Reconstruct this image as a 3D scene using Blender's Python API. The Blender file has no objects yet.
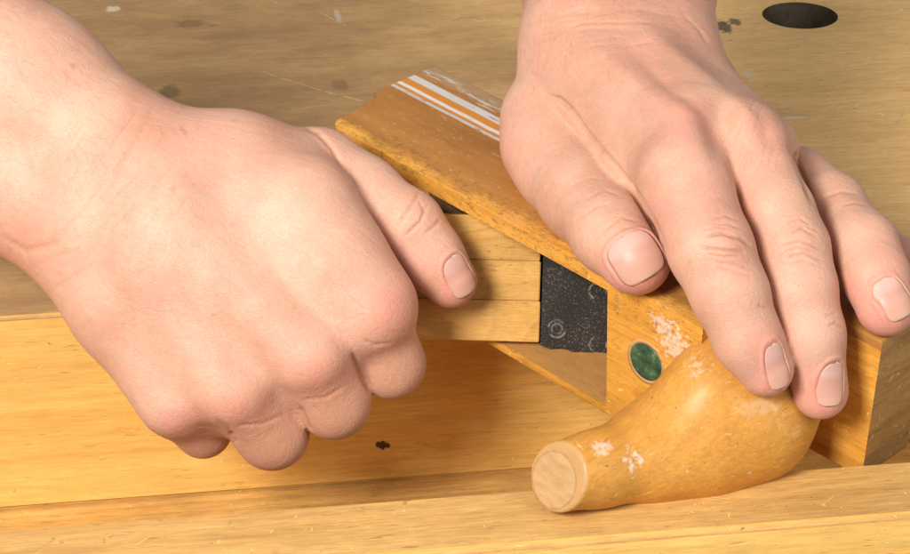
import bpy, bmesh, math, random
import numpy as np
from mathutils import Vector, Matrix

# ------------------------------------------------------------------ camera, world, lamps, exposure
MM = 0.001
D = 850.0            # mm from the lens to the reference point
K = 2.7              # photograph pixels per mm at the reference point
PITCH = math.radians(27.0)
W0, H0 = 910.0, 554.0
sc = bpy.context.scene
C = sc.collection
R_ = np.array([1.0, 0, 0])
U_ = np.array([0.0, math.sin(PITCH), math.cos(PITCH)])
B_ = np.array([0.0, -math.cos(PITCH), math.sin(PITCH)])
C0 = np.array([0.0, 0.0, 60.0])     # reference point, mm above the bench top (z = 0)

cam = bpy.data.cameras.new('camera'); camo = bpy.data.objects.new('camera', cam); C.objects.link(camo)
cam.sensor_width = 36.0
cam.lens = 36.0 * D / (W0 / K)
cam.clip_start = 0.01; cam.clip_end = 50
rot = Matrix(((R_[0], U_[0], B_[0]), (R_[1], U_[1], B_[1]), (R_[2], U_[2], B_[2])))
camo.matrix_world = Matrix.Translation(Vector((C0 + D * B_) * MM)) @ rot.to_4x4()
sc.camera = camo

w = bpy.data.worlds.new('World'); sc.world = w; w.use_nodes = True
w.node_tree.nodes['Background'].inputs[0].default_value = (1.0, 0.97, 0.93, 1)
w.node_tree.nodes['Background'].inputs[1].default_value = 0.30

def area(name, loc, target, size, power, col):
    l = bpy.data.lights.new(name, 'AREA'); l.shape = 'RECTANGLE'; l.size, l.size_y = size
    l.energy = power; l.color = col
    o = bpy.data.objects.new(name, l); C.objects.link(o)
    o.location = loc
    o.rotation_euler = (Vector(target) - Vector(loc)).to_track_quat('-Z', 'Y').to_euler()
    return o
area('softbox', (-0.46, -0.82, 0.72), (0.04, -0.03, 0), (0.32, 0.32), 16.5, (1.0, 0.965, 0.92))
area('softbox_fill', (0.9, -0.9, 0.8), (0, 0, 0.0), (0.7, 0.7), 4.4, (1.0, 0.97, 0.94))
sc.view_settings.view_transform = 'Standard'; sc.view_settings.look = 'None'
sc.view_settings.exposure = 0.2; sc.view_settings.gamma = 1.0

# ------------------------------------------------------------------ helpers
def P(px, py, d):
    """real point (mm) seen at photograph position px,py and d mm nearer than the reference point"""
    s = (D - d) / D
    return C0 + (px - W0/2) / K * s * R_ - (py - H0/2) / K * s * U_ + d * B_

def rpx(r, d): return r / K * (D - d) / D
def view(v):
    """mm points -> px, py, depth"""
    q = np.asarray(v) - C0
    d = q @ B_; s = D / (D - d)
    return (q @ R_) * s * K + W0/2, H0/2 - (q @ U_) * s * K, d

def link(name, me, parent=None, mat=None):
    o = bpy.data.objects.new(name, me); C.objects.link(o)
    if parent is not None: o.parent = parent
    if mat is not None: me.materials.append(mat)
    return o
def tag(o, label=None, cat=None, group=None, kind=None):
    if label: o['label'] = label
    if cat: o['category'] = cat
    if group: o['group'] = group
    if kind: o['kind'] = kind
    return o
def empty(name, m):
    o = bpy.data.objects.new(name, None); C.objects.link(o); o.matrix_world = m; o.empty_display_size = 0.02
    return o
def shade(o, smooth=True, ang=None):
    for p in o.data.polygons: p.use_smooth = smooth
def np_mesh(name, V, F, smooth=True):
    me = bpy.data.meshes.new(name)
    V = np.asarray(V, dtype=np.float64); F = np.asarray(F)
    me.vertices.add(len(V)); me.vertices.foreach_set('co', (V).ravel())
    n = F.shape[1]
    me.loops.add(F.size); me.loops.foreach_set('vertex_index', F.ravel().astype(np.int32))
    me.polygons.add(len(F))
    me.polygons.foreach_set('loop_start', np.arange(0, F.size, n, dtype=np.int32))
    me.polygons.foreach_set('loop_total', np.full(len(F), n, dtype=np.int32))
    me.update(calc_edges=True); me.validate()
    if smooth: me.polygons.foreach_set('use_smooth', [True] * len(me.polygons))
    return me

def prism_bm(poly, c0, c1, bevel=0.0, seg=3, jitter=0):
    """polygon in local (a,b), extruded from c0 to c1, mm"""
    bm = bmesh.new()
    vs0 = [bm.verts.new((a*MM, b*MM, c0*MM)) for a, b in poly]
    vs1 = [bm.verts.new((a*MM, b*MM, c1*MM)) for a, b in poly]
    bm.faces.new(vs0); bm.faces.new(vs1[::-1])
    n = len(poly)
    for i in range(n):
        bm.faces.new((vs0[i], vs1[i], vs1[(i+1) % n], vs0[(i+1) % n]))
    bmesh.ops.recalc_face_normals(bm, faces=bm.faces)
    if bevel > 0:
        bmesh.ops.bevel(bm, geom=list(bm.edges), offset=bevel*MM, segments=seg, affect='EDGES', profile=0.5, clamp_overlap=True)
    return bm
def bm_obj(name, bm, mat, parent=None):
    me = bpy.data.meshes.new(name); bm.to_mesh(me); bm.free()
    return link(name, me, parent, mat)
def smooth_angle(o, deg=40):
    bpy.context.view_layer.objects.active = o
    for x in bpy.context.selected_objects: x.select_set(False)
    o.select_set(True)
    bpy.ops.object.shade_smooth_by_angle(angle=math.radians(deg))
def boolean(o, cutter, op='DIFFERENCE'):
    m = o.modifiers.new('b', 'BOOLEAN'); m.object = cutter; m.operation = op; m.solver = 'EXACT'
    dg = bpy.context.evaluated_depsgraph_get(); dg.update()
    me = bpy.data.meshes.new_from_object(o.evaluated_get(dg))
    o.modifiers.clear(); o.data = me
    bpy.data.objects.remove(cutter)

# ------------------------------------------------------------------ node helper
class N:
    def __init__(s, name):
        s.m = bpy.data.materials.new(name); s.m.use_nodes = True
        s.t = s.m.node_tree; s.n = s.t.nodes; s.bsdf = s.n['Principled BSDF']
        s.tc = s.n.new('ShaderNodeTexCoord')
    def L(s, a, b): s.t.links.new(a, b)
    def val(s, sock, v):
        if isinstance(v, bpy.types.NodeSocket): s.L(v, sock)
        else:
            if hasattr(sock.default_value, '__len__') and not hasattr(v, '__len__'): v = (v,) * len(sock.default_value)
            sock.default_value = v if not (hasattr(v, '__len__') and len(v) == 3 and len(sock.default_value) == 4) else (*v, 1)
    def math(s, op, a, b=0.0, clamp=False):
        n = s.n.new('ShaderNodeMath'); n.operation = op; n.use_clamp = clamp
        s.val(n.inputs[0], a); s.val(n.inputs[1], b); return n.outputs[0]
    def map(s, scale=(1, 1, 1), loc=(0, 0, 0), rot=(0, 0, 0), src=None):
        n = s.n.new('ShaderNodeMapping'); n.inputs['Scale'].default_value = scale
        n.inputs['Location'].default_value = loc; n.inputs['Rotation'].default_value = rot
        s.L(src if src is not None else s.tc.outputs['Object'], n.inputs[0]); return n.outputs[0]
    def noise(s, vec, scale=1.0, detail=4, rough=0.55, dist=0.0):
        n = s.n.new('ShaderNodeTexNoise'); n.inputs['Scale'].default_value = scale; n.inputs['Detail'].default_value = detail
        n.inputs['Roughness'].default_value = rough; n.inputs['Distortion'].default_value = dist
        s.L(vec, n.inputs['Vector']); return n.outputs['Fac']
    def voro(s, vec, scale=1.0, feature='F1', rnd=1.0):
        n = s.n.new('ShaderNodeTexVoronoi'); n.feature = feature; n.inputs['Scale'].default_value = scale
        n.inputs['Randomness'].default_value = rnd
        s.L(vec, n.inputs['Vector']); return n
    def ramp(s, fac, stops, interp='LINEAR'):
        n = s.n.new('ShaderNodeValToRGB'); n.color_ramp.interpolation = interp
        e = n.color_ramp.elements
        while len(e) < len(stops): e.new(0.5)
        for i, (p, c) in enumerate(stops):
            e[i].position = p; e[i].color = (*c, 1) if hasattr(c, '__len__') else (c, c, c, 1)
        s.L(fac, n.inputs[0]); return n.outputs[0]
    def step(s, fac, a, b):
        n = s.n.new('ShaderNodeMapRange'); n.interpolation_type = 'SMOOTHSTEP'
        s.val(n.inputs[0], fac); n.inputs[1].default_value = a; n.inputs[2].default_value = b
        return n.outputs[0]
    def mix(s, fac, a, b, mode='MIX'):
        n = s.n.new('ShaderNodeMix'); n.data_type = 'RGBA'; n.blend_type = mode
        s.val(n.inputs[0], fac); s.val(n.inputs[6], a); s.val(n.inputs[7], b); return n.outputs[2]
    def sep(s, vec=None):
        n = s.n.new('ShaderNodeSeparateXYZ'); s.L(vec if vec is not None else s.tc.outputs['Object'], n.inputs[0]); return n.outputs
    def bump(s, h, dist, strength=1.0, prev=None):
        n = s.n.new('ShaderNodeBump'); n.inputs['Strength'].default_value = strength; n.inputs['Distance'].default_value = dist
        s.L(h, n.inputs['Height'])
        if prev is not None: s.L(prev, n.inputs['Normal'])
        return n.outputs[0]
    def blob(s, x, y, z, rx, ry, rz, edge=0.35, wob=0.5, wscale=300):
        """soft blob mask round a local point (metres)"""
        m = s.map(scale=(1/rx, 1/ry, 1/rz), loc=(-x/rx, -y/ry, -z/rz))
        ln = s.n.new('ShaderNodeVectorMath'); ln.operation = 'LENGTH'; s.L(m, ln.inputs[0])
        nz = s.noise(s.map(), wscale, 4, 0.6)
        v = s.math('ADD', ln.outputs['Value'], s.math('MULTIPLY', s.math('SUBTRACT', nz, 0.5), wob * 4))
        return s.math('SUBTRACT', 1.0, s.step(v, 1 - edge, 1 + edge))

def wood(name, light, dark, grain='x', st=9, scale=1.0, seed=0.0, contrast=1.0, rough=0.42, fine_amt=0.55, fibc=.45, ringl=0.28, scr=0.0, flk=0.16, grime=0.0, grime_col=(0.16, 0.10, 0.055),
         pores=0.5, scratches=0.4, wear=0.0, wear_col=(0.72, 0.45, 0.18), coat=0.0, flecks=0.0, extra=None, bump=0.00018, dentd=0.0006):
    s = N(name)
    sx = {'x': (1, st, st), 'y': (st, 1, st), 'z': (st, st, 1)}[grain]
    def gm(k, loc=0.0, st=None):
        a = st or sx
        return s.map(scale=tuple(v * k * scale for v in a), loc=(seed + loc, seed * 1.7 + loc, seed * .6))
    warp = s.noise(gm(6), 1, 3, 0.5)
    rings = s.noise(gm(9, 3.1), 1.0, 6, 0.62, 0.9)
    broad = s.noise(gm(2.2, 7.7, tuple(1 if v == 1 else 3.2 for v in sx)), 1, 3, 0.5)
    f = s.math('ADD', s.math('MULTIPLY', rings, 0.65), s.math('MULTIPLY', broad, 0.35))
    c = contrast
    col = s.ramp(f, [(0.5 - 0.17, dark), (0.5, tuple((a*(1-.55) + b*.55) for a, b in zip(dark, light))), (0.5 + 0.16, light)])
    mid = tuple((a + b) / 2 for a, b in zip(light, dark))
    if c != 1: col = s.mix(c, mid, col)
    # growth-ring lines
    rs = s.noise(gm(2.6, 4.4, tuple(1 if v == 1 else st*0.55 for v in sx)), 1, 2.2, 0.45, 0.35)
    fr_ = s.math('FRACT', s.math('MULTIPLY', rs, 17.0))
    rl = s.math('MULTIPLY', s.step(fr_, 0.35, 0.93), s.math('SUBTRACT', 1.0, s.step(fr_, 0.95, 1.0)))
    col = s.mix(s.math('MULTIPLY', rl, ringl), col, tuple(v * 0.62 for v in dark))
    # fine fibres
    fib = s.noise(gm(55, 1.3, tuple(1 if v == 1 else 14 for v in sx)), 1, 5, 0.7)
    col = s.mix(fibc, col, s.ramp(fib, [(0.3, 0.62), (0.7, 1.25)]), 'MULTIPLY')
    fine = s.noise(gm(130, 2.3, tuple(1 if v == 1 else 13 for v in sx)), 1, 4, 0.75)
    col = s.mix(fine_amt, col, s.ramp(fine, [(0.34, 0.66), (0.66, 1.22)]), 'MULTIPLY')
    # pores / ray flecks: short dark dashes
    pr = s.noise(gm(150, 5.3, tuple(1 if v == 1 else 7 for v in sx)), 1, 2, 0.5)
    prm = s.step(pr, 0.66, 0.74)
    col = s.mix(s.math('MULTIPLY', prm, pores), col, tuple(v * 0.42 for v in dark))
    fl = s.noise(s.map(scale=tuple(v * 40 * scale for v in sx), loc=(seed*3, 4, 2)), 1, 2, 0.5)
    col = s.mix(s.math('MULTIPLY', s.step(fl, 0.64, 0.72), flk), col, tuple(min(1, v * 1.5) for v in light))
    h = s.math('SUBTRACT', s.math('MULTIPLY', fib, 0.5), s.math('MULTIPLY', prm, 0.6))
    # blotches of grime
    g1 = s.noise(s.map(loc=(seed, 2, 5), scale=(1, 1.6, 1.6)), 16, 6, 0.65)
    g2 = s.noise(gm(12, 9), 1, 5, 0.7)
    gm_ = s.step(s.math('ADD', s.math('MULTIPLY', g1, 0.6), s.math('MULTIPLY', g2, 0.4)), 0.42, 0.66)
    if grime: col = s.mix(s.math('MULTIPLY', gm_, grime), col, grime_col)
    rgh = s.math('ADD', rough - 0.08, s.math('MULTIPLY', g1, 0.22))
    # worn lighter patches
    if wear:
        wn = s.noise(s.map(loc=(seed + 11, 0, 3)), 60, 9, 0.78, 0.6)
        wl = s.noise(s.map(loc=(seed + 5, 8, 3)), 14, 3, 0.5)
        wm = s.step(s.math('ADD', wn, s.math('MULTIPLY', s.math('SUBTRACT', wl, 0.5), 0.7)), 0.54, 0.66)
        col = s.mix(s.math('MULTIPLY', wm, wear), col, wear_col)
        h = s.math('SUBTRACT', h, s.math('MULTIPLY', wm, 0.7 * wear))
    # scratches: thin lines in several directions
    if scratches:
        tot = None
        for k, (ang, sc_) in enumerate(((0.35, 1.0), (-0.7, 1.3), (1.25, 0.8), (2.3, 1.1))):
            m = s.map(rot=(0.3*k, 0.2*k, ang), src=s.map(loc=(seed + k, k*2.0, 0)))
            m2 = s.map(scale=(22*sc_, 520*sc_, 520*sc_), src=m)
            n = s.noise(m2, 1, 1.5, 0.4)
            msk = s.math('MULTIPLY', s.step(n, 0.715 + scr, 0.745 + scr), s.step(s.noise(s.map(loc=(k, seed, 1)), 30, 3), 0.46, 0.56))
            tot = msk if tot is None else s.math('MAXIMUM', tot, msk)
        col = s.mix(s.math('MULTIPLY', tot, scratches), col, tuple(min(1, v * 1.35 + 0.06) for v in light))
        h = s.math('SUBTRACT', h, s.math('MULTIPLY', tot, 0.9))
    # tiny dark specks and dust
    sp = s.noise(s.map(loc=(seed, 1, 1)), 420, 2, 0.5)
    col = s.mix(s.math('MULTIPLY', s.step(sp, 0.735, 0.77), 0.6), col, (0.09, 0.05, 0.025))
    if flecks:
        fk = s.noise(s.map(loc=(seed+4, 6, 1)), 210, 3, 0.6)
        fm = s.math('MULTIPLY', s.step(fk, 0.69, 0.72), flecks)
        col = s.mix(fm, col, (0.8, 0.77, 0.72))
    if extra: col, h = extra(s, col, h)
    s.L(col, s.bsdf.inputs['Base Color']); s.L(rgh, s.bsdf.inputs['Roughness'])
    s.bsdf.inputs['Coat Weight'].default_value = coat; s.bsdf.inputs['Coat Roughness'].default_value = 0.25
    s.bsdf.inputs['Specular IOR Level'].default_value = 0.22
    b1 = s.bump(h, bump, 0.9)
    dent = s.noise(s.map(loc=(seed, 0, 9)), 90, 3, 0.5)
    s.L(s.bump(dent, dentd, 0.6, b1), s.bsdf.inputs['Normal'])
    return s.m

# ------------------------------------------------------------------ the plane's frame
def unit(v): v = np.array(v, float); return v / np.linalg.norm(v)
def cam2w(v): return v[0]*R_ + v[1]*U_ + v[2]*B_
lv = unit((0.700, -0.403, 0.590))                       # along the body towards the toe
sv = np.array((0.712, 0.365, -0.600)); sv = unit(sv - lv * (sv @ lv))   # from the top face to the sole
wv = np.cross(lv, sv);                                   # across
if wv[1] > 0: wv = -wv                                   # pointing down
OX = P(605, 415, 0)                                      # lower edge of the top face at the throat
Lw, Sw, Ww = cam2w(lv), cam2w(sv), cam2w(wv)
FR = Matrix(((Lw[0], Sw[0], Ww[0], OX[0]*MM), (Lw[1], Sw[1], Ww[1], OX[1]*MM), (Lw[2], Sw[2], Ww[2], OX[2]*MM), (0, 0, 0, 1)))
def F3(a, b, c): return OX + a*Lw + b*Sw + c*Ww
def toF(v):
    q = np.asarray(v) - OX; return q @ Lw, q @ Sw, q @ Ww
BW = 60.0                                                # body width
LENS = C0 + D * B_
def G(px, py, h):
    """real point (mm) at height h over z = 0"""
    a = P(px, py, 0); dr = a - LENS; t = (h - LENS[2]) / dr[2]; return LENS + dr * t

# ------------------------------------------------------------------ workbench (the surface everything rests on)
HB = 25.0; YAW = math.radians(8.0)
e0 = G(0, 318, HB)
BX = np.array([math.cos(YAW), math.sin(YAW), 0]); BY = np.array([-math.sin(YAW), math.cos(YAW), 0])
FB = Matrix(((BX[0], BY[0], 0, e0[0]*MM), (BX[1], BY[1], 0, e0[1]*MM), (0, 0, 1, HB*MM), (0, 0, 0, 1)))
def toB(v):
    q = np.asarray(v) - e0; return np.array([q @ BX, q @ BY, v[2] - HB])
bench = empty('workbench', FB)
tag(bench, 'worn beech workbench with a round dog hole and an open front vise', 'workbench')

def bench_marks(s, col, h):
    return col, h
def paint_dabs(dabs):
    """explicit stains: (local mm x,y, rx, ry, colour, amount)"""
    def f(s, col, h):
        for (x, y, z, rx, ry, rz, c, a) in dabs:
            m = s.blob(x*MM, y*MM, z*MM, rx*MM, ry*MM, rz*MM, 0.3, 0.45, 420)
            col = s.mix(s.math('MULTIPLY', m, a), col, c)
        return col, h
    return f
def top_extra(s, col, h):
    # the left half of the top is browner: old oil and dirt, plus painted light falloff
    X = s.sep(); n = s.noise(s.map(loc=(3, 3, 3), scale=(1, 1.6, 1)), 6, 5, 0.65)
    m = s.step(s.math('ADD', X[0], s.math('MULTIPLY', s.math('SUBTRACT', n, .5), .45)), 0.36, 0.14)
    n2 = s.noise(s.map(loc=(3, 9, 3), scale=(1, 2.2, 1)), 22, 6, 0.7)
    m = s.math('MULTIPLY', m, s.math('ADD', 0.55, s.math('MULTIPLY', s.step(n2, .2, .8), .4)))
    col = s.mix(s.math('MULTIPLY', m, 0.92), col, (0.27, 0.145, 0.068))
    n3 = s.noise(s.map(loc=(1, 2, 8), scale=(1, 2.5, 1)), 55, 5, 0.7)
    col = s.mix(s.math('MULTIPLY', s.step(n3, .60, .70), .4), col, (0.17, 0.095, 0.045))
    for (p0, p1, wd, am) in SCR:
        ax, ay = p0; bx, by = p1; ang = math.atan2(by - ay, bx - ax); ln_ = math.hypot(bx - ax, by - ay)
        m = s.map(loc=(-ax*MM, -ay*MM, 0)); m = s.map(rot=(0, 0, -ang), src=m); Y = s.sep(m)
        wv2 = s.math('MULTIPLY', s.math('SUBTRACT', s.noise(s.map(), 60, 3), .5), .0022)
        d1 = s.math('ABSOLUTE', s.math('ADD', Y[1], wv2))
        k = s.math('MULTIPLY', s.math('SUBTRACT', 1.0, s.step(d1, wd*MM*.3, wd*MM)), s.math('MULTIPLY', s.math('GREATER_THAN', Y[0], 0), s.math('LESS_THAN', Y[0], ln_*MM)))
        k = s.math('MULTIPLY', k, s.step(s.noise(s.map(loc=(ax, ay, 1)), 170, 3), .36, .58))
        col = s.mix(s.math('MULTIPLY', k, am), col, (0.62, 0.44, 0.27)); h = s.math('SUBTRACT', h, k)
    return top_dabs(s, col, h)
def bq(px, py, h=HB): return toB(G(px, py, h))
dk = (0.02, 0.02, 0.03)
SCR = [(bq(*a)[:2], bq(*b)[:2], w_, am) for a, b, w_, am in (((262, 72), (328, 93), .9, .7), ((328, 93), (362, 101), 1.2, .8), ((250, 56), (275, 46), .8, .55), ((238, 58), (262, 70), .6, .4), ((318, 12), (345, 26), 1.0, .6), ((893, 132), (905, 108), .6, .6), ((560, 8), (500, 14), .5, .3), ((820, 230), (880, 214), .5, .4), ((745, 210), (800, 225), .5, .25))]
q1, q2, q3, q4, q5 = bq(724, 27), bq(735, 22), bq(113, 9), bq(338, 16), bq(795, 118)
top_dabs = paint_dabs([(q1[0], q1[1], 0, 3.5, 9, 4, dk, .8), (q2[0], q2[1], 0, 3, 5, 4, dk, .7),
                       (q3[0], q3[1], 0, 3.5, 4, 4, (.75, .6, .42), .9), (q4[0], q4[1], 0, 1.6, 9, 4, (.6, .5, .38), .7),
                       (q5[0], q5[1], 0, 5, 1.8, 3, (.75, .68, .58), .7), (*bq(748, 75)[:2], 0, 1.1, 6, 3, (.7, .66, .6), .7),
                       (*bq(170, 92)[:2], 0, 5, 8, 3, (.16, .09, .04), .6), (*bq(340, 85)[:2], 0, 4, 7, 3, (.14, .08, .04), .35),
                       (*bq(190, 24)[:2], 0, 7, 6, 3, (.16, .09, .04), .5)])
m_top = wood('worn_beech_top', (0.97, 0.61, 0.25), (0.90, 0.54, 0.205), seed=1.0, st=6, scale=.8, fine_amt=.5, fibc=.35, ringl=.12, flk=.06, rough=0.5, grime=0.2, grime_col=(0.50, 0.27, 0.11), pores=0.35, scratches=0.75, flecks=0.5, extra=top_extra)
apq = toB(G(383, 445, -10))
def apron_extra(s, col, h):
    m = s.blob(APD[0]*MM, APD[1]*MM, APD[2]*MM, 2.6*MM, 3*MM, 1.7*MM, 0.2, 0.9, 500)
    return s.mix(s.math('MULTIPLY', m, .95), col, (.012, .012, .01)), h
_a = P(383, 445, 0) - LENS; _t = ((e0 - LENS) @ BY) / (_a @ BY); APD = toB(LENS + _a * _t)
m_front = wood('oiled_beech_front', (0.88, 0.55, 0.165), (0.80, 0.44, 0.105), seed=4.3, st=16, scale=.6, scr=.008, ringl=.14, fibc=.3, fine_amt=.4, rough=0.40, grime=0.10, grime_col=(0.35, 0.17, 0.06), pores=0.35, scratches=0.35, coat=0.15, extra=apron_extra)
m_ledge = wood('oiled_beech_ledge', (0.90, 0.56, 0.18), (0.76, 0.42, 0.11), seed=8.1, st=14, scale=.7, rough=0.42, grime=0.45, grime_col=(0.22, 0.11, 0.045), pores=0.5, scratches=0.4, coat=0.1)
def jaw_extra(s, col, h):
    n = s.noise(s.map(loc=(3, 1, 1)), 130, 3, 0.6); big = s.noise(s.map(loc=(1, 5, 1)), 22, 2)
    m = s.math('MULTIPLY', s.step(n, 0.62, 0.68), s.step(big, 0.5, 0.62))
    return s.mix(s.math('MULTIPLY', m, .45), col, (.28, .06, .03)), h
m_jaw = wood('worn_beech_jaw', (0.72, 0.43, 0.145), (0.60, 0.33, 0.095), seed=12.4, st=13, scale=.7, scr=.008, ringl=.15, rough=0.42, grime=0.35, grime_col=(0.34, 0.17, 0.06), pores=0.55, scratches=0.5, coat=0.15, extra=jaw_extra)

def slab(name, x0, x1, y0, y1, z0, z1, mat, bev=1.2, mats=None):
    bm = bmesh.new(); bmesh.ops.create_cube(bm, size=1.0)
    for v in bm.verts:
        v.co = Vector(((x0 if v.co.x < 0 else x1)*MM, (y0 if v.co.y < 0 else y1)*MM, (z0 if v.co.z < 0 else z1)*MM))
    if bev: bmesh.ops.bevel(bm, geom=list(bm.edges), offset=bev*MM, segments=3, affect='EDGES')
    o = bm_obj(name, bm, mat, bench); smooth_angle(o, 35); return o

X0, X1 = -350, 800
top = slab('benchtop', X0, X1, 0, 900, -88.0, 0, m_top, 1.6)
hc = toB(G(800, 15.5, HB)); hrad = abs(toB(G(838, 15.5, HB))[0] - toB(G(762, 15.5, HB))[0]) / 2
bm = bmesh.new(); bmesh.ops.create_cone(bm, cap_ends=True, segments=64, radius1=hrad*MM, radius2=hrad*MM, depth=0.3)
bmesh.ops.translate(bm, verts=bm.verts, vec=(hc[0]*MM, hc[1]*MM, 0))
cut = bm_obj('hole_cutter', bm, m_top, bench); bpy.context.view_layer.update(); boolean(top, cut)
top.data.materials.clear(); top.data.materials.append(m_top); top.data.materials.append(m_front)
top.data.materials.append(wood('dark_hole_wall', (0.16, 0.12, 0.08), (0.08, 0.06, 0.042), grain='y', seed=2.0, rough=0.6))  # wall of the dog hole, darker than the top around it
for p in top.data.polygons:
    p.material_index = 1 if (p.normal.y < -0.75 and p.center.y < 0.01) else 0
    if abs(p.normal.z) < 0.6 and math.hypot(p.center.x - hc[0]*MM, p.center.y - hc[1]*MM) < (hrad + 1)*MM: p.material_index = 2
smooth_angle(top, 35)
# small chamfer ring round the dog hole
zl = -63.0 - HB
slab('ledge', X0, X1, -160, 8.0, zl - 40, zl, m_ledge, 1.0)
jb0, jb1 = toB(G(0, 531, 16)), toB(G(870, 468, 16)); jf = toB(G(700, 531, 16))
jy = (jb0[1] + jb1[1]) / 2
print('jaw', jb0, jb1, jf)
jaw = slab('vise_jaw', X0, X1, jf[1], jy + 3, -150, 16 - HB, m_jaw, 2.2)
jaw.data.materials.append(m_front)
for p in jaw.data.polygons:
    if p.normal.y < -0.75: p.material_index = 1

# ------------------------------------------------------------------ wooden hand plane lying on its side
plane = empty('wooden_plane', FR)
tag(plane, 'old horned wooden hand plane lying on its side with white painted stripes', 'hand plane')
STEP, TOE, SOLE, TOEB = 41.0, 88.5, 66.0, 39.0
nL, nU, cL, cU = -45.0, -69.0, -3.8, -53.5
prof = [(-151, 1.5), (-154, 6), (-157, 28), (-161, 32), (-161, SOLE), (TOE, SOLE), (TOE, TOEB), (STEP, TOEB), (STEP, 0), (-148, 0)]
bm = prism_bm(prof, 0, -BW, 0)
be = [e for e in bm.edges if abs((e.verts[0].co - e.verts[1].co).z) < 1e-6]
bu = [e for e in be if e.verts[0].co.z < -BW*0.5*MM and max(e.verts[0].co.y, e.verts[1].co.y) < 8*MM]
bl = [e for e in be if e not in bu]
bmesh.ops.bevel(bm, geom=bl, offset=1.6*MM, segments=3, affect='EDGES', profile=0.5, clamp_overlap=True)
bu = [e for e in bm.edges if e.is_valid and max(e.verts[0].co.z, e.verts[1].co.z) < (-BW + .1)*MM and max(abs(e.verts[0].co.y), abs(e.verts[1].co.y)) < 0.3*MM]
bmesh.ops.bevel(bm, geom=bu, offset=4.0*MM, segments=6, affect='EDGES', profile=0.5, clamp_overlap=True)
body = bm_obj('body', bm, None, plane)
body.data.transform(Matrix.Identity(4))
def hull(name, pts, parent):
    bm = bmesh.new()
    for p in pts: bm.verts.new(Vector(p) * MM)
    bmesh.ops.convex_hull(bm, input=bm.verts)
    bmesh.ops.recalc_face_normals(bm, faces=bm.faces)
    return bm_obj(name, bm, None, parent)
kL, kU = -nL*math.sqrt(2), -nU*math.sqrt(2)
pts = []
for c, k in ((cL, kL), (cU, kU)):
    pts += [(0 if c == cL else -3.6, -6, c), (0, 54, c), (54 - k, 54, c), (-6 - k, -6, c)]
bpy.context.view_layer.update()
boolean(body, hull('throat_cutter', pts, plane))
# chamfered lower corner of the toe block
smooth_angle(body, 30)

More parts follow.
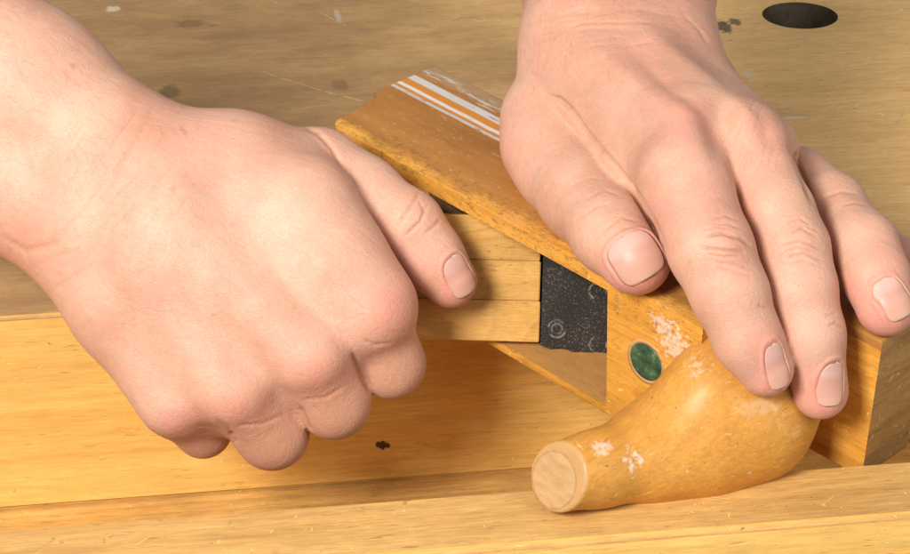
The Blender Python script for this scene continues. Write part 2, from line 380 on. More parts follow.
def body_extra(s, col, h):
    X = s.sep(); a, b, c = X[0], X[1], X[2]
    side = s.math('LESS_THAN', c, -(BW - 4.0) * MM)
    # darker, dirty varnish on the side face; bright worn arris along its lower edge
    wob = s.noise(s.map(scale=(1, 1, 1)), 45, 6, 0.72)
    bb = s.math('ADD', b, s.math('MULTIPLY', s.math('SUBTRACT', wob, 0.5), 0.022))
    var = s.math('MULTIPLY', side, s.step(bb, 0.002, 0.0085))
    dirty = s.ramp(s.noise(s.map(scale=(10, 40, 40)), 1, 5, 0.65), [(0.3, (0.27, 0.105, 0.024)), (0.6, (0.42, 0.18, 0.042)), (0.8, (0.50, 0.25, 0.075))])
    nick = s.noise(s.map(loc=(5, 2, 1), scale=(1, 2.4, 1)), 260, 7, 0.8, 0.2)
    patch = s.step(s.math('SUBTRACT', s.noise(s.map(loc=(2, 2, 2)), 26, 3), s.math('MULTIPLY', b, 5.0)), 0.25, 0.55)
    ed = s.noise(s.map(loc=(8, 1, 4), scale=(1, 1.6, 1.6)), 240, 5, 0.75)
    edm = s.math('MULTIPLY', s.step(ed, 0.56, 0.64), s.math('MULTIPLY', s.math('GREATER_THAN', 0.011, b), s.math('LESS_THAN', c, -0.046)))
    col = s.mix(s.math('MULTIPLY', edm, .55), col, (0.36, 0.15, 0.035))
    ed2 = s.noise(s.map(loc=(3, 6, 4), scale=(1, 1.6, 1.6)), 300, 5, 0.75)
    edm2 = s.math('MULTIPLY', s.step(ed2, 0.57, 0.64), s.math('MULTIPLY', s.math('GREATER_THAN', 0.013, b), s.math('LESS_THAN', c, -0.046)))
    col = s.mix(s.math('MULTIPLY', edm2, .6), col, (0.86, 0.55, 0.22))
    h = s.math('SUBTRACT', h, s.math('ADD', edm, edm2))
    nm = s.math('MULTIPLY', s.step(nick, 0.56, 0.62), s.math('ADD', 0.10, s.math('MULTIPLY', patch, 0.85)))
    dirty = s.mix(s.math('MULTIPLY', nm, 0.75), dirty, (0.70, 0.43, 0.18))
    col = s.mix(s.math('MULTIPLY', var, 0.92), col, dirty)
    # wood laid bare near the sole
    rn = s.noise(s.map(loc=(9, 1, 1), scale=(30, 110, 60)), 1, 5, 0.7)
    bare = s.math('MULTIPLY', side, s.step(s.math('ADD', b, s.math('MULTIPLY', s.math('SUBTRACT', rn, .5), .012)), 0.0545, 0.057))
    col = s.mix(bare, col, s.mix(rn, (0.30, 0.17, 0.09), (0.62, 0.38, 0.17)))
    # three painted stripes along the body, scuffed
    am = s.math('MULTIPLY', side, s.step(s.math('ADD', a, s.math('MULTIPLY', s.noise(s.map(loc=(0, 1, 7)), 200, 3), 0.006)), -0.1605, -0.1595))
    am = s.math('MULTIPLY', am, s.math('LESS_THAN', a, -0.005))
    wav = s.math('MULTIPLY', s.math('SUBTRACT', s.noise(s.map(scale=(1, .2, .2)), 35, 3), 0.5), 0.0018)
    bw = s.math('ADD', b, wav)
    def band(x0, x1, soft=0.0004):
        return s.math('MULTIPLY', s.step(bw, x0*MM - soft, x0*MM + soft), s.math('SUBTRACT', 1.0, s.step(bw, x1*MM - soft, x1*MM + soft)))
    scuff = s.noise(s.map(scale=(60, 420, 200)), 1, 5, 0.75)
    orange = band(42.0, 49.6)
    col = s.mix(s.math('MULTIPLY', s.math('MULTIPLY', orange, am), 0.8), col, (0.72, 0.27, 0.035))
    for (x0, x1, lo, c_) in ((39.8, 41.6, 0.36, (0.60, 0.53, 0.48)), (43.4, 45.4, 0.28, (0.74, 0.72, 0.69)), (49.4, 53.4, 0.34, (0.66, 0.64, 0.63))):
        m = s.math('MULTIPLY', band(x0, x1), s.step(scuff, lo, lo + 0.08))
        col = s.mix(s.math('MULTIPLY', m, am), col, c_)
    # fuzzy pale streaks beyond the widest stripe
    m = s.math('MULTIPLY', band(55, 62, 0.001), s.step(scuff, 0.5, 0.6))
    col = s.mix(s.math('MULTIPLY', s.math('MULTIPLY', m, am), 0.75), col, (0.74, 0.70, 0.68))
    # white paint flecks on the raised face behind the horn
    for (x, y, z, rx, ry, rz) in ((30, 0, -46, 6, 4, 5), (24, 0, -52, 5, 4, 3), (34, 0, -38, 3, 4, 5), (38, 0, -30, 2.2, 3, 4)):
        m = s.blob(x*MM, y*MM, z*MM, rx*MM, ry*MM, rz*MM, 0.5, 1.5, 480)
        col = s.mix(s.math('MULTIPLY', m, 0.5), col, (0.78, 0.68, 0.58))
    # blackened throat
    inl = s.math('MULTIPLY', s.math('MULTIPLY', s.math('LESS_THAN', c, (cL + .35)*MM), s.math('GREATER_THAN', c, (cL - 1.0)*MM)), s.math('MULTIPLY', s.math('LESS_THAN', a, -0.0002), s.math('GREATER_THAN', b, 0.0009)))
    inn = s.noise(s.map(scale=(60, 160, 160)), 1, 5, 0.7)
    col = s.mix(s.math('MULTIPLY', inl, 0.9), col, s.mix(inn, (0.34, 0.16, 0.05), (0.62, 0.32, 0.10)))
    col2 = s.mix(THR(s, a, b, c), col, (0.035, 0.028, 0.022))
    return col2, s.math('SUBTRACT', h, s.math('MULTIPLY', nm, 0.5))
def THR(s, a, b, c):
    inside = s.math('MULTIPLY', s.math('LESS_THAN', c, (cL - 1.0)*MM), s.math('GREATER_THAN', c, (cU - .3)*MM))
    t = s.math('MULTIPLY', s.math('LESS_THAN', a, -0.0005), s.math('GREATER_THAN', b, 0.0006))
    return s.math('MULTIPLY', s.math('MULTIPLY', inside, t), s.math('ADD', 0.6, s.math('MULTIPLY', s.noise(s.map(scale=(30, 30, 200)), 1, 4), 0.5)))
m_body = wood('varnished_beech_body', (0.84, 0.41, 0.070), (0.66, 0.285, 0.038), seed=20.0, scale=1.4, rough=0.5, grime=0.15, grime_col=(0.28, 0.12, 0.04), pores=0.5, scratches=0.6, wear=0.15, wear_col=(0.80, 0.49, 0.18), coat=0.08, fine_amt=.4, fibc=.4, flecks=0.15, extra=body_extra)
# end grain on the toe end face
m_end = wood('beech_end_grain', (0.50, 0.29, 0.11), (0.34, 0.18, 0.06), grain='y', seed=30.0, scale=1.8, rough=0.55, grime=0.25, scratches=0.8, pores=0.3, wear=0.2)
body.data.materials.clear(); body.data.materials.append(m_body); body.data.materials.append(m_end)
for p in body.data.polygons:
    p.material_index = 1 if (p.normal.x > 0.8 and p.center.x > (TOE - 2)*MM) else 0

# ------------------------------------------------------------------ implicit surfaces: smooth tapered limbs meshed with surface nets
class Field:
    def __init__(s, lo, hi, h):
        s.lo = np.array(lo, np.float32); s.h = h
        s.n = np.ceil((np.array(hi) - s.lo) / h).astype(int) + 1
        s.ax = [s.lo[i] + h*np.arange(s.n[i], dtype=np.float32) for i in range(3)]
    def full(s): return np.full(tuple(s.n), 60.0, np.float32)
    def box(s, lo, hi):
        i0 = np.maximum(0, np.floor((np.array(lo) - s.lo)/s.h).astype(int)); i1 = np.minimum(s.n, np.ceil((np.array(hi) - s.lo)/s.h).astype(int) + 1)
        return tuple(slice(a, max(a, b)) for a, b in zip(i0, i1))
    def grid(s, sl):
        return (s.ax[0][sl[0]][:, None, None], s.ax[1][sl[1]][None, :, None], s.ax[2][sl[2]][None, None, :])
    def sample(s, A, p):
        q = (np.asarray(p) - s.lo) / s.h
        q = np.clip(q, 0, s.n - 1.001); i = q.astype(int); f = q - i
        r = 0
        for dx in (0, 1):
            for dy in (0, 1):
                for dz in (0, 1):
                    wgt = (f[:, 0] if dx else 1 - f[:, 0])*(f[:, 1] if dy else 1 - f[:, 1])*(f[:, 2] if dz else 1 - f[:, 2])
                    r = r + wgt*A[i[:, 0] + dx, i[:, 1] + dy, i[:, 2] + dz]
        return r
    def grad(s, A, p, e=None):
        e = e or s.h; g = np.zeros_like(p)
        for k in range(3):
            d = np.zeros(3); d[k] = e
            g[:, k] = s.sample(A, p + d) - s.sample(A, p - d)
        return g / np.maximum(1e-9, np.linalg.norm(g, axis=1))[:, None]
def smin(a, b, k):
    if k <= 0: return np.minimum(a, b)
    h = np.maximum(k - np.abs(a - b), 0) / k
    return np.minimum(a, b) - h*h*k*0.25
def cone_sdf(g, p1, r1, p2, r2):
    """round cone"""
    ba = p2 - p1; l2 = float(ba @ ba); rr = r1 - r2; a2 = l2 - rr*rr; il2 = 1.0/l2
    px, py, pz = g[0] - p1[0], g[1] - p1[1], g[2] - p1[2]
    y = px*ba[0] + py*ba[1] + pz*ba[2]; z = y - l2
    pp = px*px + py*py + pz*pz
    x2 = np.maximum(pp*l2 - y*y, 0) * l2
    y2 = y*y*l2; z2 = z*z*l2
    k = math.copysign(1, rr)*rr*rr*x2
    d = (np.sqrt(x2*a2*il2) + y*rr)*il2 - r1
    c1 = np.sign(z)*a2*z2 > k; c2 = np.sign(y)*a2*y2 < k
    d = np.where(c2, np.sqrt(x2 + y2)*il2 - r1, d)
    d = np.where(c1, np.sqrt(x2 + z2)*il2 - r2, d)
    return d
def add_chain(F, A, pts, k):
    """pts: [(px,py,d,r_px)...] chained round cones blended with k mm"""
    Q = [(P(a, b, d), rpx(r, d)) for a, b, d, r in pts]
    for (p1, r1), (p2, r2) in zip(Q, Q[1:]):
        m = max(r1, r2) + k + 14
        sl = F.box(np.minimum(p1, p2) - m, np.maximum(p1, p2) + m)
        A[sl] = smin(A[sl], cone_sdf(F.grid(sl), p1, r1, p2, r2), k)
    return A
def surface_nets(F, A):
    S = A < 0
    nx, ny, nz = A.shape
    cnt = np.zeros((nx-1, ny-1, nz-1), np.uint8)
    for dx in (0, 1):
        for dy in (0, 1):
            for dz in (0, 1):
                cnt += S[dx:nx-1+dx, dy:ny-1+dy, dz:nz-1+dz]
    act = (cnt > 0) & (cnt < 8)
    I = np.argwhere(act); idx = -np.ones(act.shape, np.int64); idx[act] = np.arange(len(I))
    acc = np.zeros((len(I), 3)); num = np.zeros(len(I))
    for a in range(3):
        o1, o2 = [k for k in range(3) if k != a]
        for u in (0, 1):
            for v in (0, 1):
                s0 = I.copy(); s0[:, o1] += u; s0[:, o2] += v
                s1 = s0.copy(); s1[:, a] += 1
                f0 = A[tuple(s0.T)]; f1 = A[tuple(s1.T)]
                m = (f0 < 0) != (f1 < 0)
                t = f0[m] / (f0[m] - f1[m])
                p = s0[m].astype(float); p[:, a] += t
                acc[m] += p; num[m] += 1
    V = F.lo + F.h*(acc / num[:, None])
    faces = []
    for a in range(3):
        o1, o2 = (a + 1) % 3, (a + 2) % 3
        sl0 = [slice(None)]*3; sl1 = [slice(None)]*3
        sl0[a] = slice(0, -1); sl1[a] = slice(1, None)
        ch = S[tuple(sl0)] != S[tuple(sl1)]
        E = np.argwhere(ch)
        ok = (E[:, o1] > 0) & (E[:, o2] > 0) & (E[:, o1] < A.shape[o1]-1) & (E[:, o2] < A.shape[o2]-1)
        E = E[ok]
        def c(du, dv):
            q = E.copy(); q[:, o1] -= du; q[:, o2] -= dv; return idx[tuple(q.T)]
        q = np.stack([c(1, 1), c(0, 1), c(0, 0), c(1, 0)], 1)
        flip = ~S[tuple(E.T)]
        q[flip] = q[flip][:, ::-1]
        faces.append(q)
    Fc = np.concatenate(faces); Fc = Fc[(Fc >= 0).all(1)]
    return V, Fc
def project(F, A, V, it=3):
    for _ in range(it):
        g = F.grad(A, V); V = V - g*F.sample(A, V)[:, None]*0.8
    return V
def relax(V, Fc, it=2, lam=0.5):
    n = len(V)
    for _ in range(it):
        acc = np.zeros_like(V); c = np.zeros(n)
        for k in range(4):
            a, b = Fc[:, k], Fc[:, (k+1) % 4]
            for d in range(3):
                acc[:, d] += np.bincount(a, V[b, d], n) + np.bincount(b, V[a, d], n)
            c += np.bincount(a, minlength=n) + np.bincount(b, minlength=n)
        V = V*(1-lam) + lam*acc/np.maximum(c, 1)[:, None]
    return V

# ------------------------------------------------------------------ the horn (front handle)
def bounds(chains, pad):
    lo = np.full(3, 1e9); hi = -lo
    for ch in chains:
        for a, b, d, r in ch:
            p = P(a, b, d); q = rpx(r, d) + pad
            lo = np.minimum(lo, p - q); hi = np.maximum(hi, p + q)
    return lo, hi
horn_ch = [(538, 481, 73, 36.5), (600, 468, 60, 34.8), (650, 458, 50, 39.5), (703, 444, 43, 51), (747, 416, 38, 63), (764, 394, 30, 60)]
horn_up = [(660, 440, 42, 30), (708, 385, 48, 27), (735, 345, 46, 22)]
lo, hi = bounds([horn_ch, horn_up], 10)
Fh = Field(lo, hi, 0.8); A = Fh.full()
add_chain(Fh, A, horn_ch, 8); A2 = add_chain(Fh, Fh.full(), horn_up, 10); A = smin(A, A2, 22)
g = Fh.grid((slice(None),)*3)
tipc = P(554, 480, 68); tn = cam2w(unit((-0.68, 0.02, 0.73)))
pl = (g[0]-tipc[0])*tn[0] + (g[1]-tipc[1])*tn[1] + (g[2]-tipc[2])*tn[2]
A = -smin(-A, -pl, 0.9)
# flat against the stock
Lx = (g[0]-OX[0])*Lw[0] + (g[1]-OX[1])*Lw[1] + (g[2]-OX[2])*Lw[2]
Sx = (g[0]-OX[0])*Sw[0] + (g[1]-OX[1])*Sw[1] + (g[2]-OX[2])*Sw[2]
A = -smin(-A, -(Sx - TOEB - 1.5), 0.5)
A = np.maximum(A, -np.maximum((STEP + 0.3) - Lx, -(Sx + 0.6)).astype(np.float32)*1.0) if False else A
V, Fc = surface_nets(Fh, A); V = project(Fh, A, V, 2); V = relax(V, Fc, 2, .4)
FRi = np.array(FR.inverted())
def to_local(Mi, V): return (V*MM) @ Mi[:3, :3].T + Mi[:3, 3]
tl = to_local(FRi, tipc[None])[0]; tdir = FRi[:3, :3] @ tn
def lp(px, py, d): return to_local(FRi, P(px, py, d)[None])[0] / MM
h1, h2, h3, h4 = lp(603, 447, 72), lp(627, 463, 67), lp(690, 365, 62), lp(760, 405, 62)
def horn_extra(s, col, h):
    # bare sawn end with growth lines
    m = s.map(loc=tuple(-v for v in tl))
    d = s.n.new('ShaderNodeVectorMath'); d.operation = 'DOT_PRODUCT'; s.L(m, d.inputs[0]); d.inputs[1].default_value = tuple(tdir)
    wn = s.noise(s.map(), 150, 3)
    end = s.step(s.math('ADD', d.outputs['Value'], s.math('MULTIPLY', s.math('SUBTRACT', wn, .5), .0012)), -0.0011, -0.0005)
    el = s.noise(s.map(scale=(160, 30, 600), rot=(0.5, 0.3, 0.4)), 1, 4, 0.6)
    endc = s.mix(el, (0.34, 0.185, 0.075), (0.62, 0.39, 0.18))
    ln = s.n.new('ShaderNodeVectorMath'); ln.operation = 'LENGTH'; s.L(m, ln.inputs[0])
    rim = s.math('MULTIPLY', s.step(ln.outputs['Value'], 0.0092, 0.0097), s.math('SUBTRACT', 1.0, s.step(ln.outputs['Value'], 0.0100, 0.0106)))
    endc = s.mix(s.math('MULTIPLY', rim, s.math('MULTIPLY', s.noise(s.map(), 160, 3), .7)), endc, (0.22, 0.11, 0.045))
    endc = s.mix(s.math('MULTIPLY', s.step(ln.outputs['Value'], 0.0098, 0.0104), .7), endc, (0.50, 0.27, 0.10))
    col = s.mix(end, col, endc)
    for q, r, a in ((h1, (2.6, 2.6, 4.0), .5), (h2, (3.2, 3.2, 3.6), .75), (h3, (4, 5, 3), .35), (h4, (6, 6, 2.0), .15)):
        bl = s.blob(q[0]*MM, q[1]*MM, q[2]*MM, r[0]*MM, r[1]*MM, r[2]*MM, 0.6, 1.3, 420)
        col = s.mix(s.math('MULTIPLY', bl, a), col, (0.74, 0.66, 0.58))
    return col, h
m_horn = wood('varnished_horn', (0.68, 0.335, 0.068), (0.57, 0.25, 0.042), grain='y', seed=40.0, scale=1.0, contrast=0.8, rough=0.44, grime=0.14, grime_col=(0.25, 0.11, 0.04), pores=0.35, scratches=0.35, wear=0.4, wear_col=(0.74, 0.47, 0.20), coat=0.10, flecks=0.3, fine_amt=.35, ringl=.12, bump=0.00008, dentd=0.0003, extra=horn_extra)
horn = link('horn', np_mesh('horn', to_local(FRi, V), Fc), plane, m_horn)

# round green inlay on the raised face
def on_face(px, py, b=0.0):
    p0 = P(px, py, 0); dr = p0 - LENS; pb = OX + b*Sw; t = ((pb - LENS) @ Sw)/(dr @ Sw); return toF(LENS + dr*t)
ba, bb_, bc = on_face(646, 362)
def disc(name, r0, r1, z0, z1, mat, seg=64, parent=plane):
    bm = bmesh.new()
    prof = [(0, z1), (r1*0.7, z1), (r1*0.96, z1*0.9 + z0*0.1), (r1, z0), (r1, 1.5)] if r0 == 0 else [(r0, 1.5), (r0, z1), (r1*0.98, z1), (r1, 1.0)]
    rings = []
    for r, z in prof:
        rings.append([bm.verts.new(((ba + r*math.cos(2*math.pi*i/seg))*MM, z*MM, (bc + r*math.sin(2*math.pi*i/seg))*MM)) for i in range(seg)] if r > 0 else [bm.verts.new((ba*MM, z*MM, bc*MM))])
    for r0_, r1_ in zip(rings, rings[1:]):
        for i in range(seg):
            j = (i+1) % seg
            bm.faces.new((r0_[0], r1_[i], r1_[j]) if len(r0_) == 1 else (r0_[i], r1_[i], r1_[j], r0_[j]))
    bmesh.ops.recalc_face_normals(bm, faces=bm.faces)
    o = bm_obj(name, bm, mat, parent); shade(o); return o
s = N('green_inlay')
g1 = s.noise(s.map(), 160, 6, 0.7); g2 = s.noise(s.map(loc=(1, 2, 3)), 420, 4, 0.7)
c_ = s.ramp(g1, [(0.35, (0.018, 0.05, 0.028)), (0.52, (0.04, 0.105, 0.05)), (0.68, (0.13, 0.19, 0.09))])
c_ = s.mix(s.math('MULTIPLY', s.step(g2, 0.62, 0.70), 0.7), c_, (0.33, 0.33, 0.22))
s.L(c_, s.bsdf.inputs['Base Color']); s.bsdf.inputs['Roughness'].default_value = 0.33
s.L(s.bump(g2, 0.0004, 0.8), s.bsdf.inputs['Normal'])
disc('inlay', 0, 7.3, -0.15, -0.35, s.m)
m_ring = wood('bare_wood_ring', (0.66, 0.40, 0.17), (0.50, 0.26, 0.09), seed=50, scale=2, rough=.5, grime=.2, wear=.4)
disc('inlay_rim', 7.35, 9.0, 0, -0.12, m_ring)

# ------------------------------------------------------------------ wedge and iron in the throat
T_ = -(Lw + Sw)/math.sqrt(2); Nn = (Lw - Sw)/math.sqrt(2)
def TN(t, n, c): return OX + t*T_ + n*Nn + c*Ww          # t: out of the throat, n: towards the viewer
wB, wT = (cL - 3.4, -36.0), (cU + 0.6, -60.0)            # front face, lower and upper edge (c, n)
pB = TN(0, wB[1], wB[0]); pT = TN(0, wT[1], wT[0])
Mv = unit(pT - pB); wid = float(np.linalg.norm(pT - pB)); Qv = unit(np.cross(T_, Mv)); 
if Qv @ B_ < 0: Qv = -Qv
def frame(X, Y, Z, O): return Matrix(((X[0], Y[0], Z[0], O[0]*MM), (X[1], Y[1], Z[1], O[1]*MM), (X[2], Y[2], Z[2], O[2]*MM), (0, 0, 0, 1)))
FW = frame(T_, Mv, Qv, pB)
print('wedge wid', wid, [view(pB + t*T_) for t in (0, 40, 80)], [view(pT + t*T_) for t in (0, 40, 80)])
FWi = np.array(FW.inverted())
def t_at(px):   # t where the wedge's lower edge meets column px
    lo_, hi_ = -100., 250.
    for _ in range(50):
        m = (lo_+hi_)/2
        if view(pB + m*T_)[0] > px: lo_ = m
        else: hi_ = m
    return lo_
t0, t1 = t_at(539), t_at(330)
m_wedge = wood('laminated_strip', (0.78, 0.43, 0.105), (0.62, 0.30, 0.065), seed=60, scale=1.6, rough=0.45, grime=0.15, pores=0.6, scratches=0.4, wear=.15)
wedge = empty('wooden_strip', FW)
tag(wedge, 'laminated wooden strip held by the left hand and pushed into the plane', 'wood strip')
cuts = [0, wid*0.305, wid*0.60, wid*0.93]
for i in range(3):
    y0, y1 = cuts[i] + (0.07 if i else 0), cuts[i+1] - 0.07
    bm = bmesh.new(); bmesh.ops.create_cube(bm, size=1.0)
    for v in bm.verts:
        v.co = Vector(((t0 + (0.3*i if v.co.x < 0 else 0) if v.co.x < 0 else t1)*MM, (y0 if v.co.y < 0 else y1)*MM, (-8.5 if v.co.z < 0 else -0.15*i)*MM))
    bmesh.ops.bevel(bm, geom=list(bm.edges), offset=0.32*MM, segments=2, affect='EDGES')
    bmesh.ops.translate(bm, verts=bm.verts, vec=(0, 0, 0))
    o = bm_obj('strip_layer', bm, m_wedge, wedge); smooth_angle(o, 40)
FP = frame(T_, Mv, Qv, pB)
iron = empty('plane_iron', FP)
tag(iron, 'flat black dusty blade plate set in the throat of the wooden plane', 'plane iron')
s = N('dusty_black_steel')
dn = s.noise(s.map(), 1300, 3, 0.7); dn2 = s.noise(s.map(loc=(1, 1, 4)), 60, 4, 0.6)
c_ = s.ramp(dn2, [(0.35, (0.013, 0.008, 0.006)), (0.65, (0.026, 0.018, 0.013))])
dust_shade = s.math('MULTIPLY', s.step(dn, 0.54, 0.66), s.math('ADD', 0.35, s.math('MULTIPLY', s.step(dn2, .45, .6), .4)))
c_ = s.mix(dust_shade, c_, (0.20, 0.165, 0.125))
def ring(px, py, r, amt, wd=0.0005):
    global c_
    p0 = P(px, py, 0); dr = p0 - LENS; t = ((pB - LENS) @ Qv)/(dr @ Qv); q = to_local(FWi, (LENS + dr*t)[None])[0]
    m = s.map(loc=(-q[0], -q[1], 0), scale=(1, 1, 0)); ln = s.n.new('ShaderNodeVectorMath'); ln.operation = 'LENGTH'; s.L(m, ln.inputs[0])
    d_ = s.math('ABSOLUTE', s.math('SUBTRACT', ln.outputs['Value'], r*MM))
    k = s.math('MULTIPLY', s.math('SUBTRACT', 1.0, s.step(d_, wd*.4, wd)), s.step(s.noise(s.map(loc=(r, 1, 1)), 260, 3), .42, .56))
    c_ = s.mix(s.math('MULTIPLY', k, amt), c_, (0.24, 0.205, 0.165))
ring(557, 329, 3.3, .8); ring(557, 329, 2.0, .5); ring(598, 291, 3.2, .8); ring(598, 345, 3.2, .9)
s.L(c_, s.bsdf.inputs['Base Color']); s.bsdf.inputs['Roughness'].default_value = 0.5
s.bsdf.inputs['Specular IOR Level'].default_value = 0.3
s.L(s.bump(dn, 0.0002, 0.5), s.bsdf.inputs['Normal'])
bm = bmesh.new()
tr = t_at(640)
outline = [(t0 - 0.6, wid + 0.4), (t0 - 0.6, -1.2), (t0 - 4, -2.4), (t0 - 8, -2.0), (t0 - 11, -2.6), (t0-14, -4.4), (t0 - 19, -5.0), (t0 - 25, -4.8), (tr, -4.8), (tr, wid + 0.4)]
fv = [bm.verts.new((x*MM, y*MM, -0.6*MM)) for x, y in outline]; bv = [bm.verts.new((x*MM, y*MM, -3.0*MM)) for x, y in outline]
bm.faces.new(fv); bm.faces.new(bv[::-1])
for i in range(len(fv)): j = (i+1) % len(fv); bm.faces.new((fv[i], bv[i], bv[j], fv[j]))
bmesh.ops.recalc_face_normals(bm, faces=bm.faces)
o = bm_obj('blade', bm, s.m, iron)

# ------------------------------------------------------------------ skin
def skin(name):
    s = N(name)
    at = s.n.new('ShaderNodeAttribute'); at.attribute_name = 'flush'
    red = at.outputs['Fac']
    a3 = s.n.new('ShaderNodeAttribute'); a3.attribute_name = 'dust_shade'
    n1 = s.noise(s.map(), 30, 6, 0.6); n2 = s.noise(s.map(loc=(4, 1, 1)), 260, 5, 0.7); n3 = s.noise(s.map(loc=(1, 4, 1)), 90, 4, 0.6)
    col = s.ramp(n1, [(0.3, (0.56, 0.285, 0.19)), (0.5, (0.635, 0.36, 0.25)), (0.7, (0.665, 0.415, 0.295))])
    col = s.mix(s.math('MULTIPLY', red, 0.8), col, (0.70, 0.285, 0.215))
    col = s.mix(s.math('MULTIPLY', s.step(n3, 0.48, 0.70), 0.30), col, (0.66, 0.30, 0.23))
    col = s.mix(s.math('MULTIPLY', s.step(n2, 0.52, 0.68), 0.14), col, (0.52, 0.25, 0.165))
    vn = s.noise(s.map(scale=(26, 26, 26), loc=(2, 5, 1)), 1, 1.5, 0.4, 0.5)
    vm = s.math('SUBTRACT', 1.0, s.step(s.math('ABSOLUTE', s.math('SUBTRACT', vn, 0.5)), 0.0, 0.03))
    col = s.mix(s.math('MULTIPLY', vm, 0.13), col, (0.42, 0.36, 0.30))
    col = s.mix(s.math('MULTIPLY', a3.outputs['Fac'], s.math('ADD', .45, s.math('MULTIPLY', n2, .5))), col, (0.46, 0.24, 0.13))  # brown tint: finger dust plus painted shade of fingers, creases and wrist
    fr = s.noise(s.map(loc=(7, 1, 3)), 150, 2, 0.4)
    col = s.mix(s.math('MULTIPLY', s.step(fr, 0.73, 0.77), 0.35), col, (0.42, 0.19, 0.11))
    sl = s.noise(s.map(scale=(150, 900, 400), src=s.map(rot=(0.3, 0.5, WR))), 1, 3, 0.6, 0.4)
    col = s.mix(0.3, col, s.ramp(sl, [(0.35, 0.84), (0.6, 1.06)]), 'MULTIPLY')
    s.L(col, s.bsdf.inputs['Base Color'])
    s.L(s.math('ADD', 0.52, s.math('MULTIPLY', s.math('SUBTRACT', n3, .5), .25)), s.bsdf.inputs['Roughness'])
    s.bsdf.inputs['Subsurface Weight'].default_value = 0.35
    s.bsdf.inputs['Subsurface Radius'].default_value = (1.0, 0.36, 0.22)
    s.bsdf.inputs['Subsurface Scale'].default_value = 0.0045
    s.bsdf.inputs['Specular IOR Level'].default_value = 0.35
    # skin relief: fine polygonal creases, pores, coarser folds
    wv_ = s.n.new('ShaderNodeTexNoise'); wv_.inputs['Scale'].default_value = 120; s.L(s.map(), wv_.inputs['Vector'])
    ad = s.n.new('ShaderNodeVectorMath'); ad.operation = 'MULTIPLY_ADD'; s.L(wv_.outputs['Color'], ad.inputs[0]); ad.inputs[1].default_value = (.004,)*3; s.L(s.map(), ad.inputs[2])
    v1 = s.voro(ad.outputs[0], 780, 'DISTANCE_TO_EDGE').outputs['Distance']
    v2 = s.voro(s.map(scale=(1, 1.9, 1), rot=(0, 0, .6), src=ad.outputs[0]), 330, 'DISTANCE_TO_EDGE').outputs['Distance']
    e1 = s.step(v1, 0.0, 0.16); e2 = s.step(v2, 0.0, 0.10)
    hh = s.math('ADD', s.math('MULTIPLY', e1, 0.45), s.math('MULTIPLY', e2, 0.5))
    hh = s.math('ADD', hh, s.math('MULTIPLY', n2, 0.9))
    lines = s.noise(s.map(scale=(120, 900, 300), rot=(0, 0, 0), src=s.map(rot=(0.3, 0.5, WR))), 1, 4, 0.65, 0.6)
    hh = s.math('ADD', hh, s.math('MULTIPLY', lines, 0.8))
    b1 = s.bump(hh, 0.00011, 0.8)
    fold = s.noise(s.map(scale=(1, 3.2, 1), rot=(0.2, 0.3, WR)), 70, 4, 0.6, 0.5)
    s.L(s.bump(fold, 0.0007, 0.55, b1), s.bsdf.inputs['Normal'])
    return s.m
WR = 0.6; m_skin_l = skin('skin_left')
WR = 1.4; m_skin_r = skin('skin_right')
s = N('fingernail'); at = s.n.new('ShaderNodeAttribute'); at.attribute_name = 'nailv'
nz = s.noise(s.map(), 200, 3)
c_ = s.ramp(at.outputs['Fac'], [(0.0, (0.68, 0.43, 0.36)), (0.26, (0.66, 0.40, 0.33)), (0.40, (0.61, 0.31, 0.24)), (0.70, (0.64, 0.34, 0.25)), (0.95, (0.66, 0.38, 0.27)), (0.975, (0.68, 0.48, 0.32)), (1.0, (0.66, 0.50, 0.34))])
c_ = s.mix(s.math('MULTIPLY', nz, .3), c_, (0.60, 0.30, 0.24))
lg = s.noise(s.map(), 900, 3)
c_ = s.mix(s.math('MULTIPLY', s.step(lg, .5, .7), .15), c_, (0.50, 0.28, 0.2))
s.L(c_, s.bsdf.inputs['Base Color']); s.bsdf.inputs['Roughness'].default_value = 0.42
s.bsdf.inputs['Specular IOR Level'].default_value = 0.35
s.bsdf.inputs['Subsurface Weight'].default_value = 0.2; s.bsdf.inputs['Subsurface Scale'].default_value = 0.002
rd = s.noise(s.map(), 500, 2); s.L(s.bump(rd, 0.0001, 0.4), s.bsdf.inputs['Normal'])
m_nail = s.m

s = N('fine_hair'); s.bsdf.inputs['Base Color'].default_value = (0.34, 0.19, 0.10, 1); s.bsdf.inputs['Roughness'].default_value = 0.5; m_hair = s.m
RES = 0.8
def subdivide(V, Fc):
    n = len(V); E = np.concatenate([Fc[:, [k, (k+1) % 4]] for k in range(4)]); E.sort(axis=1)
    key = E[:, 0].astype(np.int64)*n + E[:, 1]; uq, inv = np.unique(key, return_inverse=True)
    mid = (V[uq//n] + V[uq % n])/2; ctr = V[Fc].mean(1)
    m = len(Fc); e = [inv[k*m:(k+1)*m] + n for k in range(4)]; c = np.arange(m) + n + len(uq)
    Q = [np.stack([Fc[:, k], e[k], c, e[(k+3) % 4]], 1) for k in range(4)]
    return np.concatenate([V, mid, ctr]), np.concatenate(Q)
def seg_dist2(p, a, b):
    ab = b - a; t = np.clip(((p - a) @ ab)/max(1e-9, ab @ ab), 0, 1)
    return ((p - a - t[:, None]*ab)**2).sum(1), t
